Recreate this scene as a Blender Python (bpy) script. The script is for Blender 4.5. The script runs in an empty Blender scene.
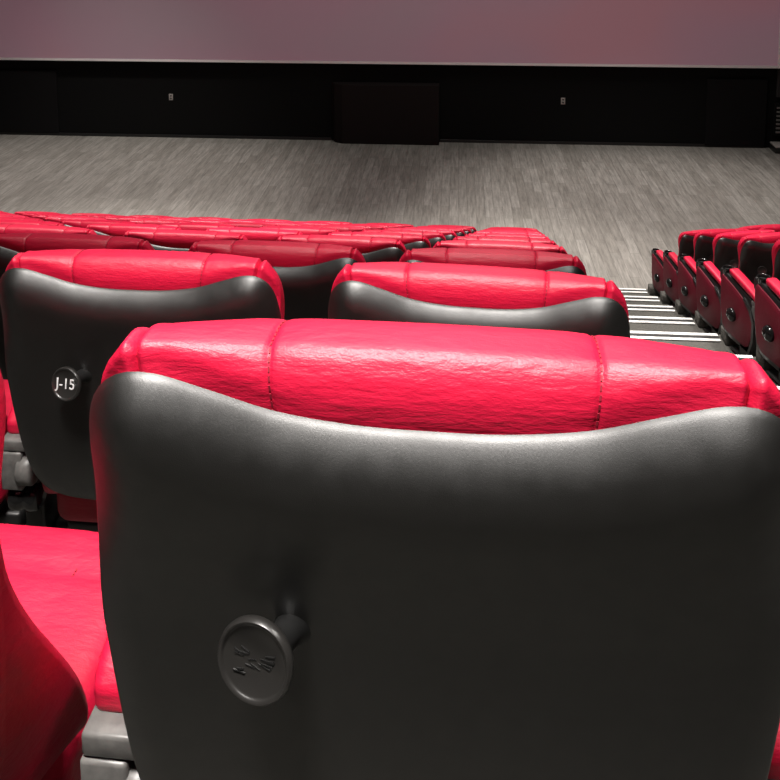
import bpy, bmesh, math, random
import numpy as np
from math import sin, cos, pi, radians, sqrt
from mathutils import Vector, Matrix

random.seed(7)
S = bpy.context.scene
COL = S.collection

# ------------------------------------------------------------------ camera
CAM_Z = 5.52
cd = bpy.data.cameras.new('camera')
cam = bpy.data.objects.new('camera', cd)
COL.objects.link(cam)
S.camera = cam
cd.sensor_width = 36.0
cd.lens = 900 / 780 * 36.0
cd.shift_y = -0.5
cd.clip_start = 0.05
YAW, PITCH, ROLL = radians(4.45), radians(7.6), radians(0.28)
fwd = Vector((-sin(YAW) * cos(PITCH), cos(YAW) * cos(PITCH), -sin(PITCH)))
rt = Vector((cos(YAW), sin(YAW), 0))
up = rt.cross(fwd)
r2 = rt * cos(ROLL) - up * sin(ROLL)
u2 = rt * sin(ROLL) + up * cos(ROLL)
m = Matrix((r2, u2, -fwd)).transposed().to_4x4()
m.translation = (0, 0, CAM_Z)
cam.matrix_world = m

# ------------------------------------------------------------------ world, lamps, exposure
w = bpy.data.worlds.new('world')
S.world = w
w.use_nodes = True
w.node_tree.nodes['Background'].inputs[0].default_value = (1.0, 0.93, 0.88, 1)
w.node_tree.nodes['Background'].inputs[1].default_value = 0.004


def area(name, loc, size, energy, color=(1, 0.95, 0.9), aim=None, spread=180):
    l = bpy.data.lights.new(name, 'AREA')
    l.shape = 'DISK'
    l.size = size
    l.energy = energy
    l.color = color
    l.spread = radians(spread)
    o = bpy.data.objects.new(name, l)
    COL.objects.link(o)
    o.location = loc
    if aim:
        o.rotation_euler = (Vector(aim) - Vector(loc)).to_track_quat('-Z', 'Y').to_euler()
    return o


CEIL = 10.6
def spot(name, loc, aim, cone, energy, blend=0.5, radius=0.35, color=(1, 0.95, 0.9)):
    l = bpy.data.lights.new(name, 'SPOT')
    l.energy = energy
    l.spot_size = radians(cone)
    l.spot_blend = blend
    l.shadow_soft_size = radius
    l.color = color
    o = bpy.data.objects.new(name, l)
    COL.objects.link(o)
    o.location = loc
    o.rotation_euler = (Vector(aim) - Vector(loc)).to_track_quat('-Z', 'Y').to_euler()
    return o


# ceiling downlights: pools over the nearest rows, the middle rows and the open floor
spot('downlight', (-0.6, -0.6, 10.2), (-0.3, 1.2, 4.5), 33, 3600, 0.7, 0.7)
spot('downlight', (-3.0, 5.4, 10.2), (-3.0, 5.4, 3.0), 42, 2600, 0.6)
spot('downlight', (0.2, 5.4, 10.2), (0.2, 5.4, 3.0), 42, 2600, 0.6)
spot('downlight', (3.4, 6.6, 10.2), (3.4, 6.6, 2.0), 48, 2600, 0.6)
spot('downlight', (-5.0, 10.0, 10.2), (-5.0, 10.0, 0.0), 56, 4200, 0.6)
spot('downlight', (0.5, 10.0, 10.2), (0.5, 10.0, 0.0), 56, 4200, 0.6)
spot('downlight', (-7.2, 14.8, 10.2), (-7.2, 14.8, 0.0), 62, 3200, 0.8)
spot('downlight', (3.5, 14.2, 10.2), (3.5, 14.2, 0.0), 56, 3200, 0.8)
spot('downlight', (3.2, 0.9, 10.2), (-0.7, 1.0, 4.4), 24, 1000, 0.8, 0.6)  # unseen slanted lamp, added to brighten the flank of the seat beside the close-up one
area('house_light', (-1.0, 4.5, 10.4), 4.0, 260)
area('house_light', (0.5, 14.5, 10.4), 5.0, 260)

V = S.view_settings
S.display_settings.display_device = 'sRGB'
V.view_transform = 'Standard'
V.look = 'None'
V.gamma = 1
V.use_curve_mapping = False
V.exposure = 0.0

# ------------------------------------------------------------------ materials


class N:
    def __init__(self, name, base=(0.5, 0.5, 0.5), rough=0.5, metal=0.0, spec=0.5):
        self.m = bpy.data.materials.new(name)
        self.m.use_nodes = True
        self.t = self.m.node_tree
        self.b = self.t.nodes['Principled BSDF']
        self.b.inputs['Base Color'].default_value = (*base, 1)
        self.b.inputs['Roughness'].default_value = rough
        self.b.inputs['Metallic'].default_value = metal
        self.b.inputs['Specular IOR Level'].default_value = spec

    def node(self, typ, **kw):
        n = self.t.nodes.new(typ)
        for k, v in kw.items():
            if k in n.inputs:
                n.inputs[k].default_value = v
            else:
                setattr(n, k, v)
        return n

    def link(self, a, b):
        self.t.links.new(a, b)

    def coord(self, scale=(1, 1, 1)):
        tc = self.node('ShaderNodeTexCoord')
        mp = self.node('ShaderNodeMapping')
        mp.inputs['Scale'].default_value = scale
        self.link(tc.outputs['Object'], mp.inputs[0])
        return mp.outputs[0]

    def noise(self, vec, scale, detail=3, rough=0.5):
        n = self.node('ShaderNodeTexNoise')
        n.inputs['Scale'].default_value = scale
        n.inputs['Detail'].default_value = detail
        n.inputs['Roughness'].default_value = rough
        self.link(vec, n.inputs['Vector'])
        return n.outputs['Fac']

    def ramp(self, fac, stops):
        r = self.node('ShaderNodeValToRGB')
        e = r.color_ramp.elements
        while len(e) < len(stops):
            e.new(0.5)
        for el, (p, c) in zip(e, stops):
            el.position = p
            el.color = (*c, 1)
        self.link(fac, r.inputs[0])
        return r.outputs[0]

    def bump(self, h, strength, dist, prev=None):
        b = self.node('ShaderNodeBump')
        b.inputs['Strength'].default_value = strength
        b.inputs['Distance'].default_value = dist
        self.link(h, b.inputs['Height'])
        if prev:
            self.link(prev, b.inputs['Normal'])
        self.link(b.outputs[0], self.b.inputs['Normal'])
        return b.outputs[0]


def leather(name, base, rough=0.42, spec=0.5):
    n = N(name, base, rough, spec=spec)
    c = n.coord()
    c2 = n.coord((0.45, 1, 1.6))
    v = n.node('ShaderNodeTexVoronoi', feature='DISTANCE_TO_EDGE')
    v.inputs['Scale'].default_value = 230
    n.link(c, v.inputs['Vector'])
    cr = n.ramp(v.outputs['Distance'], [(0.0, (0, 0, 0)), (0.12, (1, 1, 1))])
    b1 = n.bump(cr, 0.12, 0.0005)
    w1 = n.noise(c2, 55, 4, 0.6)
    n.bump(w1, 0.8, 0.0026, b1)
    col = n.noise(c, 9, 3)
    dark = tuple(x * 0.9 for x in base)
    n.link(n.ramp(col, [(0.3, dark), (0.75, base)]), n.b.inputs['Base Color'])
    return n.m


M = {}
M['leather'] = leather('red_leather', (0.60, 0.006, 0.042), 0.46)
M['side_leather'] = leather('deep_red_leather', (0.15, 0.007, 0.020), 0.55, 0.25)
M['thread'] = N('red_thread', (0.25, 0.004, 0.02), 0.7).m
n = N('black_shell_plastic', (0.006, 0.0057, 0.0052), 0.44, spec=0.9)
n.b.inputs['Coat Weight'].default_value = 0.25
n.b.inputs['Coat Roughness'].default_value = 0.45
c = n.coord()
g = n.noise(c, 1400, 2)
b = n.bump(g, 0.35, 0.0006)
n.link(n.ramp(n.noise(c, 40, 4), [(0.3, (0.40,) * 3), (0.7, (0.48,) * 3)]), n.b.inputs['Roughness'])
M['shell'] = n.m
n = N('black_plastic', (0.012, 0.012, 0.012), 0.35)
n.bump(n.noise(n.coord(), 700, 2), 0.2, 0.0004)
M['plastic'] = n.m
n = N('gloss_black_plastic', (0.01, 0.01, 0.01), 0.12)
n.bump(n.noise(n.coord(), 60, 2), 0.05, 0.0004)
M['gloss'] = n.m
n = N('satin_black_plastic', (0.018, 0.017, 0.016), 0.30, spec=0.8)
n.bump(n.noise(n.coord(), 500, 2), 0.15, 0.0003)
M['disc'] = n.m
n = N('cast_grey_metal', (0.16, 0.155, 0.15), 0.38, 0.0)
n.link(n.ramp(n.noise(n.coord(), 60, 4), [(0.3, (0.095, 0.092, 0.088)), (0.7, (0.15, 0.145, 0.138))]), n.b.inputs['Base Color'])
n.bump(n.noise(n.coord(), 500, 2), 0.2, 0.0004)
M['metal'] = n.m
n = N('white_lettering', (0.75, 0.75, 0.75), 0.5)
n.link(n.ramp(n.noise(n.coord(), 300, 2), [(0.3, (0.6,) * 3), (0.7, (0.8,) * 3)]), n.b.inputs['Base Color'])
M['white'] = n.m
n = N('white_tread_strip', (0.8, 0.79, 0.76), 0.5)
n.link(n.ramp(n.noise(n.coord(), 90, 3), [(0.3, (0.74, 0.73, 0.7)), (0.7, (0.84, 0.83, 0.8))]), n.b.inputs['Base Color'])
M['strip'] = n.m
n = N('dark_rubber', (0.02, 0.018, 0.018), 0.8)
n.bump(n.noise(n.coord(), 300, 2), 0.3, 0.001)
M['rubber'] = n.m

# grey plank vinyl on the front floor
n = N('grey_plank_floor', rough=0.5)
tc = n.node('ShaderNodeTexCoord')
mp = n.node('ShaderNodeMapping')
mp.inputs['Rotation'].default_value = (0, 0, pi / 2)
n.link(tc.outputs['Object'], mp.inputs[0])
br = n.node('ShaderNodeTexBrick', offset=0.37, squash=1.0)
br.inputs['Color1'].default_value = (0.215, 0.200, 0.178, 1)
br.inputs['Color2'].default_value = (0.285, 0.268, 0.243, 1)
br.inputs['Mortar'].default_value = (0.16, 0.148, 0.132, 1)
br.inputs['Scale'].default_value = 1.0
br.inputs['Mortar Size'].default_value = 0.004
br.inputs['Brick Width'].default_value = 1.3
br.inputs['Row Height'].default_value = 0.15
n.link(mp.outputs[0], br.inputs['Vector'])
st = n.noise(n.coord((9, 0.7, 1)), 2.6, 6, 0.75)
stc = n.ramp(st, [(0.33, (0.55,) * 3), (0.67, (1.4,) * 3)])
mx = n.node('ShaderNodeMixRGB', blend_type='MULTIPLY')
mx.inputs[0].default_value = 0.85
n.link(br.outputs['Color'], mx.inputs[1])
n.link(stc, mx.inputs[2])
n.link(mx.outputs[0], n.b.inputs['Base Color'])
M['planks'] = n.m
# grey carpet of the tiers
n = N('grey_carpet', (0.2, 0.19, 0.175), 0.95, spec=0.1)
n.link(n.ramp(n.noise(n.coord(), 60, 5, 0.7), [(0.3, (0.06, 0.057, 0.051)), (0.7, (0.125, 0.12, 0.108))]), n.b.inputs['Base Color'])
n.bump(n.noise(n.coord(), 400, 3), 0.6, 0.004)
M['carpet'] = n.m
n = N('black_wall_fabric', (0.006, 0.006, 0.006), 0.9, spec=0.1)
n.bump(n.noise(n.coord(), 150, 3), 0.4, 0.004)
M['black_wall'] = n.m
n = N('charcoal_panel', (0.008, 0.0075, 0.008), 0.85, spec=0.1)
n.bump(n.noise(n.coord(), 90, 3), 0.4, 0.004)
M['panel'] = n.m
n = N('plinth_black', (0.011, 0.008, 0.008), 0.8, spec=0.15)
n.bump(n.noise(n.coord(), 90, 3), 0.4, 0.004)
M['plinth'] = n.m
n = N('dark_grey_wall', (0.03, 0.028, 0.028), 0.9, spec=0.1)
n.bump(n.noise(n.coord(), 120, 3), 0.4, 0.004)
M['grey_wall'] = n.m
n = N('outlet_plastic', (0.35, 0.32, 0.3), 0.5)
n.bump(n.noise(n.coord(), 100, 2), 0.1, 0.001)
M['outlet'] = n.m

# the cinema screen; the dim mauve light on it is put in as emission
n = N('cinema_screen_surface', (0.20, 0.18, 0.19), 0.9, spec=0.05)
c = n.coord((0.12, 1, 0.16))
f = n.noise(c, 2.0, 1.5)
colr = n.ramp(f, [(0.30, (0.130, 0.078, 0.092)), (0.5, (0.150, 0.068, 0.090)), (0.68, (0.175, 0.062, 0.078))])
n.link(colr, n.b.inputs['Emission Color'])
n.b.inputs['Emission Strength'].default_value = 0.75
M['screen'] = n.m
n = N('screen_edge', (0.85, 0.8, 0.8), 0.7)
n.bump(n.noise(n.coord(), 50, 2), 0.1, 0.001)
M['screen_edge'] = n.m

# ------------------------------------------------------------------ mesh helpers


def obj(name, bm, mats, parent=None, smooth=True, recalc=True):
    if recalc:
        bmesh.ops.recalc_face_normals(bm, faces=bm.faces[:])
    me = bpy.data.meshes.new(name)
    bm.to_mesh(me)
    bm.free()
    if not isinstance(mats, (list, tuple)):
        mats = [mats]
    for k in mats:
        me.materials.append(k)
    if smooth:
        for p in me.polygons:
            p.use_smooth = True
        try:
            me.set_sharp_from_angle(angle=radians(50))
        except Exception:
            pass
    o = bpy.data.objects.new(name, me)
    COL.objects.link(o)
    if parent:
        o.parent = parent
    return o


def add_box(bm, lo, hi, bevel=0.0, seg=2, mat=0, rot=None, piv=None):
    r = bmesh.ops.create_cube(bm, size=1.0)
    vs = r['verts']
    lo, hi = Vector(lo), Vector(hi)
    for v in vs:
        v.co = Vector((lo[i] + (v.co[i] + 0.5) * (hi[i] - lo[i]) for i in range(3)))
    faces = list({f for v in vs for f in v.link_faces})
    if bevel > 0:
        es = list({e for v in vs for e in v.link_edges})
        rr = bmesh.ops.bevel(bm, geom=es, offset=bevel, segments=seg, profile=0.5, affect='EDGES')
        vs = list({v for v in rr['verts']} | {v for v in vs if v.is_valid})
        faces = list({f for v in vs for f in v.link_faces})
    for f in faces:
        f.material_index = mat
    if rot is not None:
        bmesh.ops.rotate(bm, verts=vs, cent=piv or (lo + hi) / 2, matrix=rot)
    return vs


def add_lathe(bm, prof, center, axis='Z', seg=32, mat=0, M3=None):
    """prof: list of (radius, height)."""
    rings = []
    C = Vector(center)
    for r, h in prof:
        ring = []
        if r < 1e-6:
            p = Vector((0, 0, h))
            ring = [bm.verts.new(C + (M3 @ p if M3 else _ax(p, axis)))]
        else:
            for k in range(seg):
                a = 2 * pi * k / seg
                p = Vector((r * cos(a), r * sin(a), h))
                ring.append(bm.verts.new(C + (M3 @ p if M3 else _ax(p, axis))))
        rings.append(ring)
    for A, B in zip(rings, rings[1:]):
        for k in range(seg):
            k2 = (k + 1) % seg
            if len(A) == 1 and len(B) == 1:
                continue
            if len(A) == 1:
                f = bm.faces.new((A[0], B[k], B[k2]))
            elif len(B) == 1:
                f = bm.faces.new((A[k], A[k2], B[0]))
            else:
                f = bm.faces.new((A[k], A[k2], B[k2], B[k]))
            f.material_index = mat
    if len(rings[0]) > 1:
        bm.faces.new(rings[0]).material_index = mat
    if len(rings[-1]) > 1:
        bm.faces.new(rings[-1]).material_index = mat


def _ax(p, axis):
    if axis == 'Z':
        return p
    if axis == 'X':
        return Vector((p.z, p.x, p.y))
    return Vector((p.x, p.z, p.y))


def poly_prism(bm, pts, axis, a, b, mat=0):
    """pts: 2-D outline; extruded from a to b along axis."""
    def P(p, t):
        if axis == 'X':
            return (t, p[0], p[1])
        if axis == 'Y':
            return (p[0], t, p[1])
        return (p[0], p[1], t)
    A = [bm.verts.new(P(p, a)) for p in pts]
    B = [bm.verts.new(P(p, b)) for p in pts]
    fs = [bm.faces.new(A), bm.faces.new(B)]
    for k in range(len(pts)):
        k2 = (k + 1) % len(pts)
        fs.append(bm.faces.new((A[k], A[k2], B[k2], B[k])))
    for f in fs:
        f.material_index = mat
    return A + B


def smooth_outline(half, step=0.010, extra=()):
    """half: (x,z) points of the right half from top centre to bottom centre. Returns a closed smooth outline."""
    pts = list(half) + [(-x, z) for x, z in half[-2:0:-1]]
    K = len(pts)
    dense = []
    for i in range(K):
        p0, p1, p2, p3 = (Vector(pts[(i + j - 1) % K]) for j in range(4))
        L = (p2 - p1).length
        nseg = max(2, int(L / step))
        for k in range(nseg):
            t = k / nseg
            q = 0.5 * ((2 * p1) + (p2 - p0) * t + (2 * p0 - 5 * p1 + 4 * p2 - p3) * t * t + (3 * p1 - p0 - 3 * p2 + p3) * t ** 3)
            dense.append(q)
    # extra samples on the top edge, where seams run
    out = []
    for i, q in enumerate(dense):
        out.append(q)
        q2 = dense[(i + 1) % len(dense)]
        if q.y > 0.91 and q2.y > 0.91:
            lo, hi = sorted((q.x, q2.x))
            xs = [x for x in extra if lo + 5e-4 < x < hi - 5e-4]
            xs.sort(reverse=q2.x < q.x)
            for x in xs:
                t = (x - q.x) / (q2.x - q.x)
                out.append(q.lerp(q2, t))
    return out


def outline_normals(o):
    ns = []
    K = len(o)
    for i in range(K):
        t = o[(i + 1) % K] - o[i - 1]
        nn = Vector((t.y, -t.x)).normalized()
        ns.append(nn)
    # outward?
    c = sum(o, Vector((0, 0))) / K
    if sum((o[i] - c).dot(ns[i]) for i in range(K)) < 0:
        ns = [-x for x in ns]
    return ns


def bridge(bm, A, B, mat=0):
    K = len(A)
    for k in range(K):
        k2 = (k + 1) % K
        bm.faces.new((A[k], A[k2], B[k2], B[k])).material_index = mat


def sstep(a, b, x):
    t = max(0.0, min(1.0, (x - a) / (b - a)))
    return t * t * (3 - 2 * t)


# ------------------------------------------------------------------ the cinema seat
Z0 = 1.005
REC = 0.27


def lean(z):
    return REC * (Z0 - z) - 0.05 * sstep(0.85, 0.45, z)


SHELL = [(0, .996), (.074, .998), (.148, 1.009), (.211, 1.030), (.266, 1.047), (.304, 1.043), (.331, 1.015), (.344, .962),
         (.347, .88), (.345, .77), (.337, .65), (.322, .53), (.298, .445), (.25, .402), (.15, .386), (0, .383)]
PAD = [(0, 1.062), (.10, 1.062), (.20, 1.063), (.274, 1.064), (.308, 1.056), (.334, 1.022), (.346, .966), (.347, .90), (.344, .78),
       (.348, .68), (.352, .57), (.350, .47), (.338, .405), (.28, .372), (.10, .36), (0, .36)]


def shell_half_width(z):
    pts = sorted((b, a) for a, b in SHELL[7:13])
    return float(np.interp(z, [p[0] for p in pts], [p[1] for p in pts]))


def shell_top(x):
    return float(np.interp(abs(x), [p[0] for p in SHELL[:8]], [p[1] for p in SHELL[:8]]))


CZ = 0.72


def edge_dist(o):
    """distance of any point (x, z) from the closed outline."""
    P = np.array([(p.x, p.y) for p in o])
    Q = np.roll(P, -1, axis=0)
    E = Q - P
    L2 = (E ** 2).sum(1)

    def f(x, z):
        t = np.clip(((np.array((x, z)) - P) * E).sum(1) / L2, 0, 1)
        d = P + E * t[:, None] - np.array((x, z))
        return float(sqrt((d ** 2).sum(1).min()))
    return f


def inward(p, t):
    """affine shrink of an outline point towards the flat middle of the panel; t in 0..1"""
    return Vector((p.x * (1 - 0.17 * t), CZ + (p.y - CZ) * (1 - 0.80 * t)))


TS = [0, .0025, .009, .022, .040, .062, .09, .122, .16, .21, .28, .38, .52, .7, 1.0]


def make_shell():
    bm = bmesh.new()
    o = smooth_outline(SHELL, 0.011)
    ns = outline_normals(o)
    K = len(o)
    dist = edge_dist(o)

    def R(z):
        return 0.009 + 0.039 * sstep(0.74, 0.94, z)

    def ypos(z, d):
        r = R(z)
        D = 0.040 + 0.036 * sstep(0.72, 0.93, z)
        q = 1 - min(d, D) / D
        edge = 0.0025 * max(0, 1 - d / 0.004) ** 2
        return lean(z) + r * q * q + edge

    rings = []
    ring = []
    for p, nn in zip(o, ns):
        q = p - nn * 0.022
        ring.append(bm.verts.new((q.x, lean(q.y) + R(p.y) + 0.012, q.y)))
    rings.append(ring)
    for t in TS:
        ring = []
        for p in o:
            q = inward(p, t)
            d = 0 if t == 0 else dist(q.x, q.y)
            ring.append(bm.verts.new((q.x, ypos(q.y, d), q.y)))
        rings.append(ring)
    last = [inward(p, 1.0) for p in o]
    for f in (0.65, 0.3):
        rings.append([bm.verts.new((q.x * f, lean(CZ + (q.y - CZ) * f), CZ + (q.y - CZ) * f)) for q in last])
    for A, B in zip(rings, rings[1:]):
        bridge(bm, A, B)
    cv = bm.verts.new((0, lean(CZ), CZ))
    L = rings[-1]
    for k in range(K):
        bm.faces.new((L[k], L[(k + 1) % K], cv))
    bm.faces.new(rings[0])
    return bm


SEAMS = (-0.161, 0.161)
FOLDS = (-0.296, 0.296)


def make_pad():
    bm = bmesh.new()
    ex = []
    for s in SEAMS:
        ex += [s + k for k in (-0.018, -0.009, -0.005, -0.0025, 0, 0.0025, 0.005, 0.009, 0.018)]
    for s in FOLDS:
        ex += [s + k for k in (-0.012, -0.009, -0.006, -0.003, 0, 0.003, 0.006, 0.009, 0.012)]
    o = smooth_outline(PAD, 0.011, ex)
    ns = outline_normals(o)
    K = len(o)
    dist = edge_dist(o)

    def disp(p):
        if p.y < 0.91:
            return 0.0
        h = 0.0
        x = p.x
        for s in SEAMS:
            h -= 0.0030 * math.exp(-((x - s) / 0.0035) ** 2)
            h -= 0.0022 * math.exp(-((x - s) / 0.022) ** 2)
        for s in FOLDS:
            sg = 1 if s > 0 else -1
            h -= 0.010 * math.exp(-((x - s) / 0.0038) ** 2)
            h += 0.004 * math.exp(-((x - s - sg * 0.009) / 0.005) ** 2)
            h += 0.002 * math.exp(-((x - s + sg * 0.010) / 0.006) ** 2)
        h += 0.002 * max(0, cos(x / 0.161 * pi / 2)) if abs(x) < 0.161 else 0
        return h

    D = [disp(p) for p in o]
    yb0 = 0.052

    def shape(q):
        side = sstep(0.22, 0.335, abs(q.x))
        low = sstep(0.95, 0.50, q.y)
        side = sstep(0.14, 0.335, abs(q.x))
        hi = sstep(0.80, 1.0, q.y)
        T = (0.150 * hi + (0.085 + 0.085 * low) * (1 - hi)) * (1 - side)
        yb = yb0 * (1 - side) + (0.012 + (yb0 - 0.012) * hi) * side
        T += ((0.042 + 0.115 * sstep(0.78, 0.43, q.y)) * (1 - hi) + 0.085 * hi) * side
        RF = 0.075 * (1 - side) + (0.020 + 0.015 * hi) * side
        RB = 0.050 * (1 - side) + (0.020 + 0.012 * hi) * side
        return T, RF, RB, yb

    def ringat(t, back, f=1.0):
        r = []
        for p, nn, h in zip(o, ns, D):
            q = inward(p, t)
            if f != 1.0:
                q = Vector((q.x * f, CZ + (q.y - CZ) * f))
            d = 0 if t == 0 else dist(q.x, q.y) if f == 1.0 else 1.0
            T, RF, RB, yb = shape(q)
            Rr = RB if back else RF
            k = 1 - min(d, Rr) / Rr
            curve = 1 - sqrt(max(0, 1 - k * k))
            if back:
                k2 = 1 - min(d, Rr * 1.9) / (Rr * 1.9)
                curve = 0.45 * curve + 0.55 * k2 * k2
            h2 = h * (1 - t) * (f if f < 1 else 1)
            pt = q + nn * (h2 * k)
            z = pt.y
            if back:
                wmax = shell_half_width(z) - 0.002
                if z < 1.0 and abs(pt.x) > wmax:      # the flank flares outwards towards the front
                    pt.x = math.copysign(wmax + (abs(pt.x) - wmax) * sstep(0.93, 1.0, z), pt.x)
                rec = 0.007 * (1 - sstep(-0.004, 0.020, z - shell_top(pt.x))) * sstep(0.93, 0.98, z)
                yb += rec * min(1, d / 0.012) * sstep(0.10, 0.24, abs(pt.x))
                y = lean(z) + yb + Rr * curve - h2 * (1 - k)
            else:
                y = lean(z) + yb + T - Rr * curve + h2 * (1 - k)
            r.append(bm.verts.new((pt.x, y, z)))
        return r

    rings = [ringat(1.0, True, 0.5)]
    for t in reversed(TS):
        rings.append(ringat(t, True))
    for t in TS:
        rings.append(ringat(t, False))
    rings.append(ringat(1.0, False, 0.5))
    for A, B in zip(rings, rings[1:]):
        bridge(bm, A, B)
    T, _, _, _ = shape(Vector((0, CZ)))
    for L, y in ((rings[0], lean(CZ) + yb0), (rings[-1], lean(CZ) + yb0 + T)):
        cv = bm.verts.new((0, y, CZ))
        for k in range(K):
            bm.faces.new((L[k], L[(k + 1) % K], cv))
    # stitches along the two seams
    for s in SEAMS:
        i0 = min(range(K), key=lambda i: abs(o[i].x - s) + (5 if o[i].y < 0.9 else 0))
        path = [r[i0].co.copy() for r in rings[4:-4]]
        pos = 0.0
        for a, b_ in zip(path, path[1:]):
            seglen = (b_ - a).length
            if seglen < 1e-6:
                continue
            d = (b_ - a).normalized()
            nrm = d.cross(Vector((1, 0, 0)))
            mid = Vector((a.x, lean(CZ) + 0.14, 0.93))
            if nrm.dot(a - mid) < 0:
                nrm = -nrm
            while pos < seglen:
                p = a + d * pos
                if p.z > 0.93:
                    e = d * 0.0026
                    x = Vector((0.0009, 0, 0))
                    q = [p - e - x, p - e + x, p + e + x, p + e - x]
                    top = [bm.verts.new(v + nrm * 0.0012) for v in q]
                    bot = [bm.verts.new(v - nrm * 0.001) for v in q]
                    fs = [bm.faces.new(top)] + [bm.faces.new((top[k], top[(k + 1) % 4], bot[(k + 1) % 4], bot[k])) for k in range(4)]
                    for f in fs:
                        f.material_index = 1
                pos += 0.0085
            pos -= seglen
    return bm


def grow_box(lo, hi, n, round_r, puff=0.0, seam_x=None):
    """a rounded upholstery block: dense grid on each side, corners rounded, faces puffed."""
    bm = bmesh.new()
    add_box(bm, lo, hi)
    bmesh.ops.subdivide_edges(bm, edges=bm.edges[:], cuts=n, use_grid_fill=True)
    c = (Vector(lo) + Vector(hi)) / 2
    h = (Vector(hi) - Vector(lo)) / 2
    for v in bm.verts:
        p = v.co - c
        q = Vector((max(-h[i] + round_r, min(h[i] - round_r, p[i])) for i in range(3)))
        d = p - q
        if d.length > 1e-9:
            p = q + d.normalized() * min(round_r, max(abs(d.x), abs(d.y), abs(d.z)))
        u = [p[i] / h[i] for i in range(3)]
        if u[2] > 0.2:
            p.z += puff * max(0, 1 - u[0] ** 2) * max(0, 1 - u[1] ** 2)
        if seam_x is not None and u[2] > 0.3:
            for s in seam_x:
                p.z -= 0.004 * math.exp(-((p.x - s) / 0.006) ** 2)
        v.co = c + p
    return bm


ARM_X = 0.376   # centre line of an armrest, from the seat's centre line


def make_armrest(parent, side):
    x = ARM_X * side
    # body, rising towards the front
    bm = bmesh.new()
    pts = [(0.18, 0.36), (0.18, 0.45), (0.20, 0.520), (0.55, 0.585), (0.675, 0.600), (0.69, 0.58), (0.685, 0.515), (0.64, 0.485), (0.45, 0.43), (0.30, 0.36)]
    poly_prism(bm, pts, 'X', x - 0.036, x + 0.036)
    bmesh.ops.bevel(bm, geom=bm.edges[:], offset=0.008, segments=2, profile=0.5, affect='EDGES')
    body = obj('armrest', bm, M['plastic'], parent)
    # support post down to the floor
    bm = bmesh.new()
    add_box(bm, (x - 0.028, 0.22, 0.0), (x + 0.028, 0.38, 0.42), 0.008)
    add_box(bm, (x - 0.032, 0.14, 0.0), (x + 0.032, 0.50, 0.02), 0.006)
    obj('support_post', bm, M['plastic'], body)
    # upholstered pad with a stitched seam
    bm = grow_box((x - 0.042, 0.172, 0.530), (x + 0.042, 0.555, 0.578), 18, 0.018, 0.006)

    def climb(yy):
        return 0.19 * (yy - 0.172) - 0.012 * sstep(0.22, 0.172, yy)
    for v in bm.verts:
        v.co.z += climb(v.co.y)
    obj('arm_pad', bm, [M['leather'], M['thread']], body)
    # cup holder
    bm = bmesh.new()
    prof = [(0.034, -0.07), (0.038, -0.065), (0.041, 0.0), (0.045, 0.006), (0.0455, 0.011), (0.043, 0.014), (0.039, 0.012), (0.037, 0.004), (0.034, -0.055), (0.0, -0.057)]
    add_lathe(bm, prof, (x, 0.628, 0.606), seg=36)
    obj('cup_holder', bm, M['gloss'], body)
    # cast hinge bracket behind the pad
    bm = bmesh.new()
    add_box(bm, (x - 0.040, 0.143, 0.497), (x + 0.042, 0.235, 0.528), 0.005, 2)
    add_box(bm, (x - 0.042, 0.140, 0.39), (x + 0.016, 0.225, 0.4955), 0.005, 2)
    add_lathe(bm, [(0.0, -0.022), (0.036, -0.022), (0.042, -0.016), (0.042, 0.016), (0.036, 0.022), (0.0, 0.022)], (x + 0.022, 0.165, 0.440), axis='X', seg=28)
    obj('hinge_bracket', bm, M['metal'], body)
    bm = bmesh.new()
    add_lathe(bm, [(0.0, -0.040), (0.032, -0.040), (0.040, -0.032), (0.040, -0.012), (0.037, -0.008), (0.037, 0.008), (0.040, 0.012), (0.040, 0.032), (0.032, 0.040), (0.0, 0.040)],
              (x, 0.190, 0.345), axis='X', seg=32)
    obj('pivot', bm, M['gloss'], body)
    return body


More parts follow.
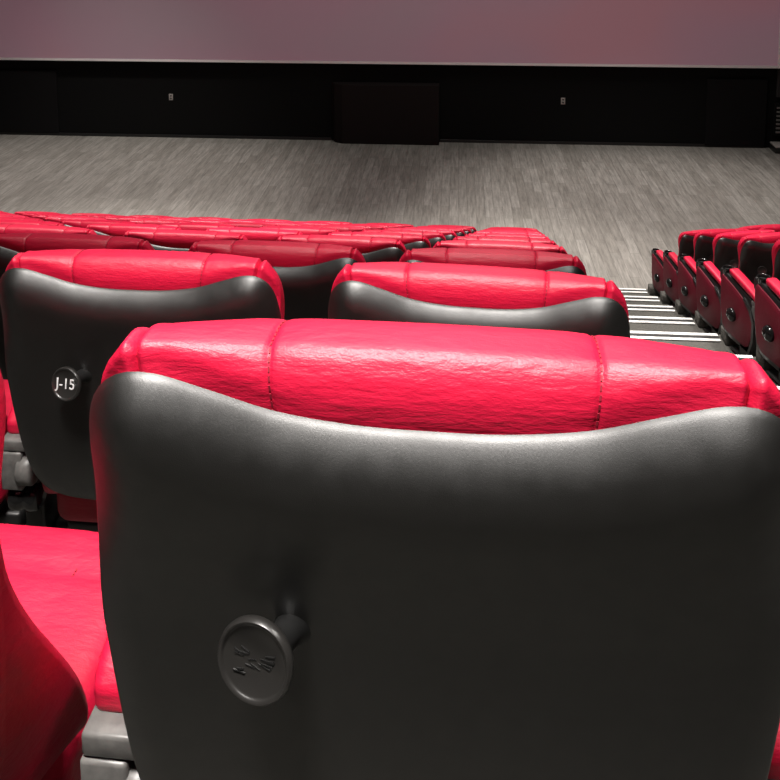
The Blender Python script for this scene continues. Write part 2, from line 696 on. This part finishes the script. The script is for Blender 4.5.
def make_end_panel(parent, side):
    x = ARM_X * side
    # dark red upholstered flank
    bm = bmesh.new()
    pts = [(0.24, 0.15), (0.205, 0.24), (0.205, 0.35), (0.25, 0.43), (0.33, 0.49), (0.45, 0.525), (0.635, 0.568), (0.66, 0.54), (0.645, 0.30), (0.61, 0.16), (0.55, 0.12), (0.29, 0.12)]
    xo = x + side * 0.045
    poly_prism(bm, pts, 'X', x + side * 0.012, xo)
    bmesh.ops.bevel(bm, geom=bm.edges[:], offset=0.010, segments=3, profile=0.5, affect='EDGES')
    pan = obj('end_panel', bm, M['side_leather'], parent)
    # black carrier with a rim round the rear edge
    bm = bmesh.new()
    pts2 = [(0.215, 0.10), (0.175, 0.22), (0.172, 0.37), (0.225, 0.46), (0.32, 0.515), (0.645, 0.59), (0.685, 0.56), (0.67, 0.30), (0.635, 0.12), (0.55, 0.08), (0.27, 0.08)]
    poly_prism(bm, pts2, 'X', x - side * 0.03, x + side * 0.028)
    bmesh.ops.bevel(bm, geom=bm.edges[:], offset=0.006, segments=2, profile=0.5, affect='EDGES')
    rim = [(0.215, 0.10), (0.175, 0.22), (0.172, 0.37), (0.225, 0.46), (0.32, 0.515), (0.33, 0.495), (0.245, 0.435), (0.20, 0.36), (0.20, 0.22), (0.24, 0.10)]
    poly_prism(bm, rim, 'X', x - side * 0.02, x + side * 0.052)
    obj('panel_rim', bm, M['plastic'], pan)
    bm = bmesh.new()
    M3 = Matrix(((0, 0, side), (1, 0, 0), (0, 1, 0)))
    add_lathe(bm, [(0.054, -0.008), (0.054, 0.010), (0.050, 0.020), (0.041, 0.030), (0.028, 0.037), (0.014, 0.041), (0.0, 0.042)],
              (xo, 0.47, 0.30), seg=32, M3=M3)
    obj('pivot_cap', bm, M['gloss'], pan)
    return pan


def make_disc(parent):
    """round black number hook on the rear of the shell; returns the disc object."""
    ang = math.atan(REC)
    root = Vector((-0.140, lean(0.770) + 0.004, 0.770))
    nrm = Vector((-0.22, -1, 0.20)).normalized()
    q = nrm.to_track_quat('Z', 'Y')
    M3 = q.to_matrix()
    bm = bmesh.new()
    add_lathe(bm, [(0.021, -0.004), (0.018, 0.004), (0.0150, 0.014), (0.0155, 0.034), (0.018, 0.042), (0.0, 0.042)], root, seg=28, M3=M3)
    stem = obj('coat_hook', bm, M['plastic'], parent)
    bm = bmesh.new()
    c = root + M3 @ Vector((0, 0, 0.040)) + Vector((-0.016, 0, -0.008))
    add_lathe(bm, [(0.0, 0.0), (0.034, 0.0), (0.0375, 0.0015), (0.0393, 0.004), (0.0400, 0.0075), (0.0393, 0.011), (0.0375, 0.0135), (0.0355, 0.0135), (0.0338, 0.0115), (0.032, 0.0100), (0.0, 0.0108)], c, seg=56, M3=M3)
    disc = obj('number_disc', bm, M['disc'], stem)
    return stem, disc, c, M3


def thing(name, label, cat, loc=(0, 0, 0), rz=0.0, group=None):
    o = bpy.data.objects.new(name, None)
    o.empty_display_size = 0.1
    COL.objects.link(o)
    o.location = loc
    o.rotation_euler = (0, 0, rz)
    o['label'] = label
    o['category'] = cat
    if group:
        o['group'] = group
    return o


def tag(o, label=None, cat=None, group=None, kind=None):
    if label:
        o['label'] = label
    if cat:
        o['category'] = cat
    if group:
        o['group'] = group
    if kind:
        o['kind'] = kind
    return o


# ------------------------------------------------------------------ setting
RUN, RISE, Y0 = 1.15, 0.445, 0.74
NR = 10


def row_y(n):
    return Y0 + RUN * n


def row_z(n):
    return RISE * (9 - n)


def end_x(n):                  # where the main block ends at the aisle
    return 0.29 + 0.083 * n


def nose_x(n):                 # right end of the aisle step
    return 2.136 + 0.1 * (n - 5)


WALL_Y = 18.57
SKEW = math.tan(radians(15))

bm = bmesh.new()
add_box(bm, (-15, 11.8, -0.3), (9.2, WALL_Y + 0.3, 0))
tag(obj('floor', bm, M['planks'], smooth=False), kind='structure')

for n in range(-1, NR - 1):
    xb = nose_x(n)
    yf, ybk = row_y(n) + 0.70, row_y(n) - 0.45
    bm = bmesh.new()
    pts = [(-15, ybk), (xb, ybk), (9, ybk + (9 - xb) * SKEW), (9, yf + (9 - xb) * SKEW), (xb, yf), (-15, yf)]
    if n == -1:
        pts[0], pts[1], pts[2] = (-15, ybk - 3), (xb, ybk - 3), (9, ybk - 3)
    poly_prism(bm, pts, 'Z', -0.3, row_z(n))
    t = obj('floor_tier', bm, M['carpet'], smooth=False)
    tag(t, kind='structure')
# front row stands on a strip at floor level
bm = bmesh.new()
yb9 = row_y(8) + 0.70
poly_prism(bm, [(-15, yb9), (2.5, yb9), (9, yb9 + 6.5 * SKEW), (9, yb9 + 1.15 + 6.5 * SKEW), (2.5, yb9 + 1.15), (-15, yb9 + 1.15)], 'Z', -0.3, 0.004)
tag(obj('floor_tier', bm, M['carpet'], smooth=False), kind='structure')

# aluminium nosings with two white strips, one on each aisle step
ti = 0
for n in range(1, NR):
    ti += 1
    z = row_z(n) if n < 9 else 0.004
    x0, x1, y = end_x(n) + 0.05, nose_x(n), row_y(n) + 0.70
    bm = bmesh.new()
    add_box(bm, (x0, y - 0.12, z), (x1, y, z + 0.006), mat=1)
    add_box(bm, (x0, y, z - 0.05), (x1, y + 0.006, z + 0.006), mat=1)
    add_box(bm, (x0, y - 0.035, z + 0.006), (x1, y + 0.002, z + 0.012), mat=0)
    add_box(bm, (x0, y - 0.12, z + 0.006), (x1, y - 0.085, z + 0.012), mat=0)
    tag(obj('trim_%d' % ti, bm, [M['strip'], M['rubber']], smooth=False), kind='structure')

# grey step boxes and rails at the aisle foot of the block across the aisle
for n in range(4, NR):
    ti += 1
    z = row_z(n) if n < 9 else 0.004
    x1, y = nose_x(n), row_y(n) + 0.70
    bm = bmesh.new()
    add_box(bm, (x1 + 0.02, y - 0.17, z), (x1 + 0.13, y - 0.02, z + 0.10), 0.008)
    add_box(bm, (x1 + 0.13, y - 0.12, z + 0.03), (x1 + 0.42, y - 0.06, z + 0.075), 0.006)
    tag(obj('trim_%d' % ti, bm, M['grey_metal'] if 'grey_metal' in M else M['carpet']), kind='structure')

# walls and ceiling
bm = bmesh.new()
add_box(bm, (-15, WALL_Y, -0.3), (9.2, WALL_Y + 0.3, CEIL + 0.2))
tag(obj('wall_front', bm, M['black_wall'], smooth=False), kind='structure')
bm = bmesh.new()
add_box(bm, (-15.3, -4.3, -0.3), (-15, WALL_Y + 0.3, CEIL + 0.2))
tag(obj('wall_left', bm, M['grey_wall'], smooth=False), kind='structure')
bm = bmesh.new()
add_box(bm, (9.2, -4.3, -0.3), (9.5, WALL_Y + 0.3, CEIL + 0.2))
tag(obj('wall_right', bm, M['grey_wall'], smooth=False), kind='structure')
bm = bmesh.new()
add_box(bm, (-15, -4.6, -0.3), (9.2, -4.3, CEIL + 0.2))
tag(obj('wall_back', bm, M['grey_wall'], smooth=False), kind='structure')
bm = bmesh.new()
add_box(bm, (-15.3, -4.6, CEIL), (9.5, WALL_Y + 0.3, CEIL + 0.2))
tag(obj('ceiling', bm, M['black_wall'], smooth=False), kind='structure')

# ------------------------------------------------------------------ screen and what stands along the front wall
K = WALL_Y / 17.049
scr = thing('cinema_screen', 'huge cinema screen glowing dim mauve above the black front wall', 'screen', (-3.6, WALL_Y - 0.16, CAM_Z - 3.475 * K))
SX0, SX1, SH = -9.4, 5.916 * K + 3.6, 6.6
bm = bmesh.new()
add_box(bm, (SX0, 0.0, 0.0), (SX1, 0.06, SH))
obj('screen_surface', bm, M['screen'], scr, smooth=False)
bm = bmesh.new()
for lo, hi in (((SX0 - 0.03, -0.01, -0.03), (SX1 + 0.03, 0.07, 0.02)), ((SX0 - 0.03, -0.01, SH - 0.02), (SX1 + 0.03, 0.07, SH + 0.03)),
               ((SX0 - 0.03, -0.01, 0.02), (SX0 + 0.02, 0.07, SH - 0.02)), ((SX1 - 0.02, -0.01, 0.02), (SX1 + 0.03, 0.07, SH - 0.02))):
    add_box(bm, lo, hi)
obj('screen_border', bm, M['screen_edge'], scr, smooth=False)
for xx in (SX0 + 0.5, 0.0, SX1 - 0.5):
    bm = bmesh.new()
    add_box(bm, (xx - 0.1, 0.06, 0.3), (xx + 0.1, 0.16, SH - 0.3))
    obj('mounting_rail', bm, M['plastic'], scr, smooth=False)

# plinth box in the middle, panels to both sides
bm = bmesh.new()
poly_prism(bm, [(-2.70, WALL_Y), (-2.62, WALL_Y - 0.16), (-2.45, WALL_Y - 0.26), (-0.41, WALL_Y - 0.26), (-0.41, WALL_Y)], 'Z', 0.0, 1.28)
bmesh.ops.bevel(bm, geom=bm.edges[:], offset=0.01, segments=2, profile=0.5, affect='EDGES')
tag(obj('wall_box', bm, M['plinth'], smooth=False), 'low black box standing out from the wall under the middle of the screen', 'wall box')
bm = bmesh.new()
add_box(bm, (-10.5, WALL_Y - 0.05, 0.06), (-8.72, WALL_Y, 1.45), 0.01)
tag(obj('wall_panel', bm, M['panel'], smooth=False), 'black fabric panel on the front wall at the end farthest from the aisle steps', 'wall panel')
bm = bmesh.new()
add_box(bm, (5.08, WALL_Y - 0.07, 0.04), (6.28, WALL_Y, 1.44), 0.01)
tag(obj('wall_panel', bm, M['panel'], smooth=False), 'charcoal wall panel under the lower corner of the screen, beside the small louvre', 'wall panel')
# skirting along the black wall
bm = bmesh.new()
for x0, x1 in ((-15, -2.72), (-0.40, 6.27)):
    add_box(bm, (x0, WALL_Y - 0.03, 0.0), (x1, WALL_Y, 0.06), 0.005)
tag(obj('baseboard_front', bm, M['plastic'], smooth=False), kind='structure')


def outlet(x, z, label):
    t = thing('wall_outlet', label, 'outlet', (x, WALL_Y, z), 0, 'wall outlets under the screen')
    bm = bmesh.new()
    add_box(bm, (-0.045, -0.012, -0.07), (0.045, 0, 0.07), 0.006)
    obj('cover_plate', bm, M['outlet'], t)
    for zz in (-0.03, 0.03):
        bm = bmesh.new()
        add_box(bm, (-0.018, -0.016, zz - 0.015), (0.018, -0.010, zz + 0.015), 0.004)
        obj('socket', bm, M['plastic'], t)


outlet(-5.692 * K, CAM_Z - 4.246 * K, 'small pale wall outlet between the black wall box and the farther wall panel')
outlet(1.990 * K, CAM_Z - 4.217 * K, 'small pale wall outlet on the aisle side of the black wall box')

# louvre and low step at the screen's lower corner
lx = 6.44
t = thing('wall_louvre', 'small black louvre with a column of grey slats at the wall corner', 'louvre', (lx, WALL_Y, 0.28))
bm = bmesh.new()
add_box(bm, (0, -0.10, 0), (0.5, 0, 0.68), 0.008)
obj('louvre_box', bm, M['black_wall'], t)
bm = bmesh.new()
for k in range(7):
    add_box(bm, (0.03, -0.115, 0.06 + k * 0.085), (0.40, -0.099, 0.10 + k * 0.085), 0.004)
obj('louvre_slats', bm, M['metal'], t)
t = thing('floor_step', 'low black step with a pale top edge on the floor below the louvre', 'step', (6.38, WALL_Y - 0.42, 0))
bm = bmesh.new()
add_box(bm, (0, 0, 0), (1.1, 0.36, 0.12), 0.01)
obj('step_body', bm, M['plastic'], t)
bm = bmesh.new()
add_box(bm, (0.0, 0.0, 0.12), (1.1, 0.36, 0.15), 0.006)
obj('step_top', bm, M['outlet'], t)
bm = bmesh.new()
add_box(bm, (6.47, WALL_Y - 0.08, 1.08), (8.6, WALL_Y - 0.005, 8.0), 0.01)
tag(obj('side_panel', bm, M['grey_wall'], smooth=False), 'dark grey acoustic panel beside the edge of the screen', 'wall panel')

# ------------------------------------------------------------------ seats


def make_seat():
    root = thing('cinema_chair', '', 'cinema seat')
    obj('backrest_shell', make_shell(), M['shell'], root)
    obj('backrest_cushion', make_pad(), [M['leather'], M['thread']], root)
    hook, disc, c, M3 = make_disc(root)
    bm = grow_box((-0.315, 0.20, 0.245), (0.315, 0.675, 0.372), 26, 0.04, 0.012)
    for v in bm.verts:
        if v.co.z > 0.31:
            for s_ in (-0.185, 0.185):
                v.co.z -= 0.004 * math.exp(-((v.co.x - s_) / 0.010) ** 2)
            v.co.z -= 0.005 * math.exp(-((v.co.y - 0.55) / 0.014) ** 2)
    for s_ in (-0.185, 0.185):
        for k in range(34):
            yy = 0.26 + 0.0105 * k
            add_box(bm, (s_ - 0.001, yy, 0.368), (s_ + 0.001, yy + 0.006, 0.3745), 0, mat=1)
    seat = obj('seat_cushion', bm, [M['leather'], M['thread']], root)
    bm = bmesh.new()
    add_box(bm, (-0.29, 0.22, 0.205), (0.29, 0.65, 0.252), 0.012)
    obj('seat_pan', bm, M['plastic'], seat)
    bm = bmesh.new()
    add_box(bm, (-0.345, 0.26, 0.15), (0.345, 0.35, 0.21), 0.012)
    obj('cross_beam', bm, M['plastic'], root)
    make_armrest(root, -1)
    return root, disc, c, M3


def copy_tree(o, parent=None):
    c = o.copy()
    COL.objects.link(c)
    if parent:
        c.parent = parent
    for ch in o.children:
        copy_tree(ch, c)
    return c


PROTO, DISC, DC, DM = make_seat()
ROWN = ['nearest row', 'first row ahead', 'second row ahead', 'third row ahead', 'fourth row ahead', 'fifth row ahead', 'sixth row ahead',
        'seventh row ahead', 'eighth row ahead', 'front row']
ORD = ['aisle', 'second', 'third', 'fourth', 'fifth', 'sixth', 'seventh', 'eighth', 'ninth', 'tenth', 'eleventh', 'twelfth', 'thirteenth']

PITCH_X = 0.80
first = True
seats = {}
for n in range(NR):
    d = 0.9 + 1.2 * n
    cnt = int(math.ceil((end_x(n) + 0.51 * d + 0.20) / PITCH_X))
    for k in range(cnt):
        seats[(n, k)] = None

YAWS = {(0, 0): -2.0, (0, 1): -2.0, (1, 0): -4.5, (1, 1): -0.5}
for (n, k) in seats:
    if first:
        o = PROTO
        first = False
    else:
        o = copy_tree(PROTO)
    tl = {0: 0.03, 1: 0.035}.get(n, 0.018)
    o.location = (end_x(n) - ((0.317, 0.328)[min(k, 1)] if n == 0 else 0.338) - PITCH_X * k, row_y(n) + tl * k, row_z(n) if n < 9 else 0.004)
    o.rotation_euler = (0, 0, radians(YAWS.get((n, k), -1.3 + random.uniform(-0.6, 0.6))))
    if n == 0:
        lab = 'large close-up red seat with black back filling the picture' if k == 0 else 'red seat at the picture edge next to the large close-up seat'
    elif n == 1:
        lab = ('red seat with black back directly in front of the close-up seat, beside the aisle steps',
               'red seat whose round black disc reads J-15',
               'red seat mostly cut off, beside the seat numbered J-15')[k]
    elif k == 0:
        lab = 'red leather seat beside the aisle steps in the %s' % ROWN[n]
    else:
        lab = 'red leather seat, %s from the aisle steps in the %s' % (ORD[k], ROWN[n])
    o['label'] = lab
    o['category'] = 'cinema seat'
    o['group'] = 'red cinema seats of the main block'
    seats[(n, k)] = o

# aisle ends of the main block get an armrest of their own with a flank
proto_arm = None
for n in range(NR):
    o = seats[(n, 0)]
    if proto_arm is None:
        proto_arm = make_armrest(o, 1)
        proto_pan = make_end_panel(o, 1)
    else:
        copy_tree(proto_arm, o)
        copy_tree(proto_pan, o)

# the block across the aisle, turned towards the middle of the screen
RY = radians(15)
rc = {4: 1, 5: 2, 6: 2, 7: 3, 8: 3, 9: 4}
pan_l = None
for n in sorted(rc):
    for k in range(rc[n]):
        o = copy_tree(PROTO)
        bx = 1.985 + 0.115 * (n - 4) + 0.593
        by = row_y(n) + 0.08
        o.location = (bx + k * PITCH_X * cos(RY), by + k * PITCH_X * sin(RY), (row_z(n) if n < 9 else 0.004) + (0.02 if n < 9 else 0))
        o.rotation_euler = (0, 0, RY)
        o['group'] = 'red cinema seats across the aisle'
        o['category'] = 'cinema seat'
        q = 'aisle-side' if k == 0 else ORD[k] + ' from the aisle'
        o['label'] = 'red seat across the aisle steps, %s, in the %s' % (q, ROWN[n])
        if k == 0:
            if pan_l is None:
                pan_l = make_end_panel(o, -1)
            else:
                copy_tree(pan_l, o)

# raised white number on the one legible disc
j = seats[(1, 1)]
stem = [c for c in j.children if c.name.startswith('coat_hook')][0]
dj = [c for c in stem.children if c.name.startswith('number_disc')][0]
cu = bpy.data.curves.new('seat_number', 'FONT')
cu.body = 'J-15'
cu.size = 0.034
cu.align_x = 'CENTER'
cu.align_y = 'CENTER'
cu.extrude = 0.0006
cu.materials.append(M['white'])
tmp = bpy.data.objects.new('tmp', cu)
COL.objects.link(tmp)
me = bpy.data.meshes.new_from_object(tmp.evaluated_get(bpy.context.evaluated_depsgraph_get()))
bpy.data.objects.remove(tmp)
bpy.data.curves.remove(cu)
to = bpy.data.objects.new('seat_number', me)
COL.objects.link(to)
to.parent = stem
z = (DM @ Vector((0, 0, 1))).normalized()
xax = (Vector((1, 0, 0)) - z * z.x).normalized()
yax = z.cross(xax)
mm = Matrix((xax, yax, z)).transposed().to_4x4()
mm.translation = DC + z * 0.0112 + xax * 0.0
to.matrix_local = mm

# worn relief on the disc of the close-up seat
stem0 = [c for c in seats[(0, 0)].children if c.name.startswith('coat_hook')][0]
bm = bmesh.new()
rnd = random.Random(3)
for k in range(16):
    a = rnd.uniform(-0.6, 0.2)
    cx, cy = rnd.uniform(-0.018, 0.018), rnd.uniform(-0.012, 0.010)
    L = rnd.uniform(0.003, 0.008)
    p = DC + xax * cx + yax * cy + z * 0.0106
    ux = (xax * cos(a) + yax * sin(a))
    uy = z.cross(ux)
    q = [p - ux * L - uy * 0.0006, p + ux * L - uy * 0.0006, p + ux * L + uy * 0.0006, p - ux * L + uy * 0.0006]
    top = [bm.verts.new(v + z * 0.0009 - (v - p) * 0.15) for v in q]
    bot = [bm.verts.new(v - z * 0.001) for v in q]
    bm.faces.new(top)
    for i in range(4):
        bm.faces.new((top[i], top[(i + 1) % 4], bot[(i + 1) % 4], bot[i]))
obj('worn_relief', bm, M['plastic'], stem0, smooth=False)
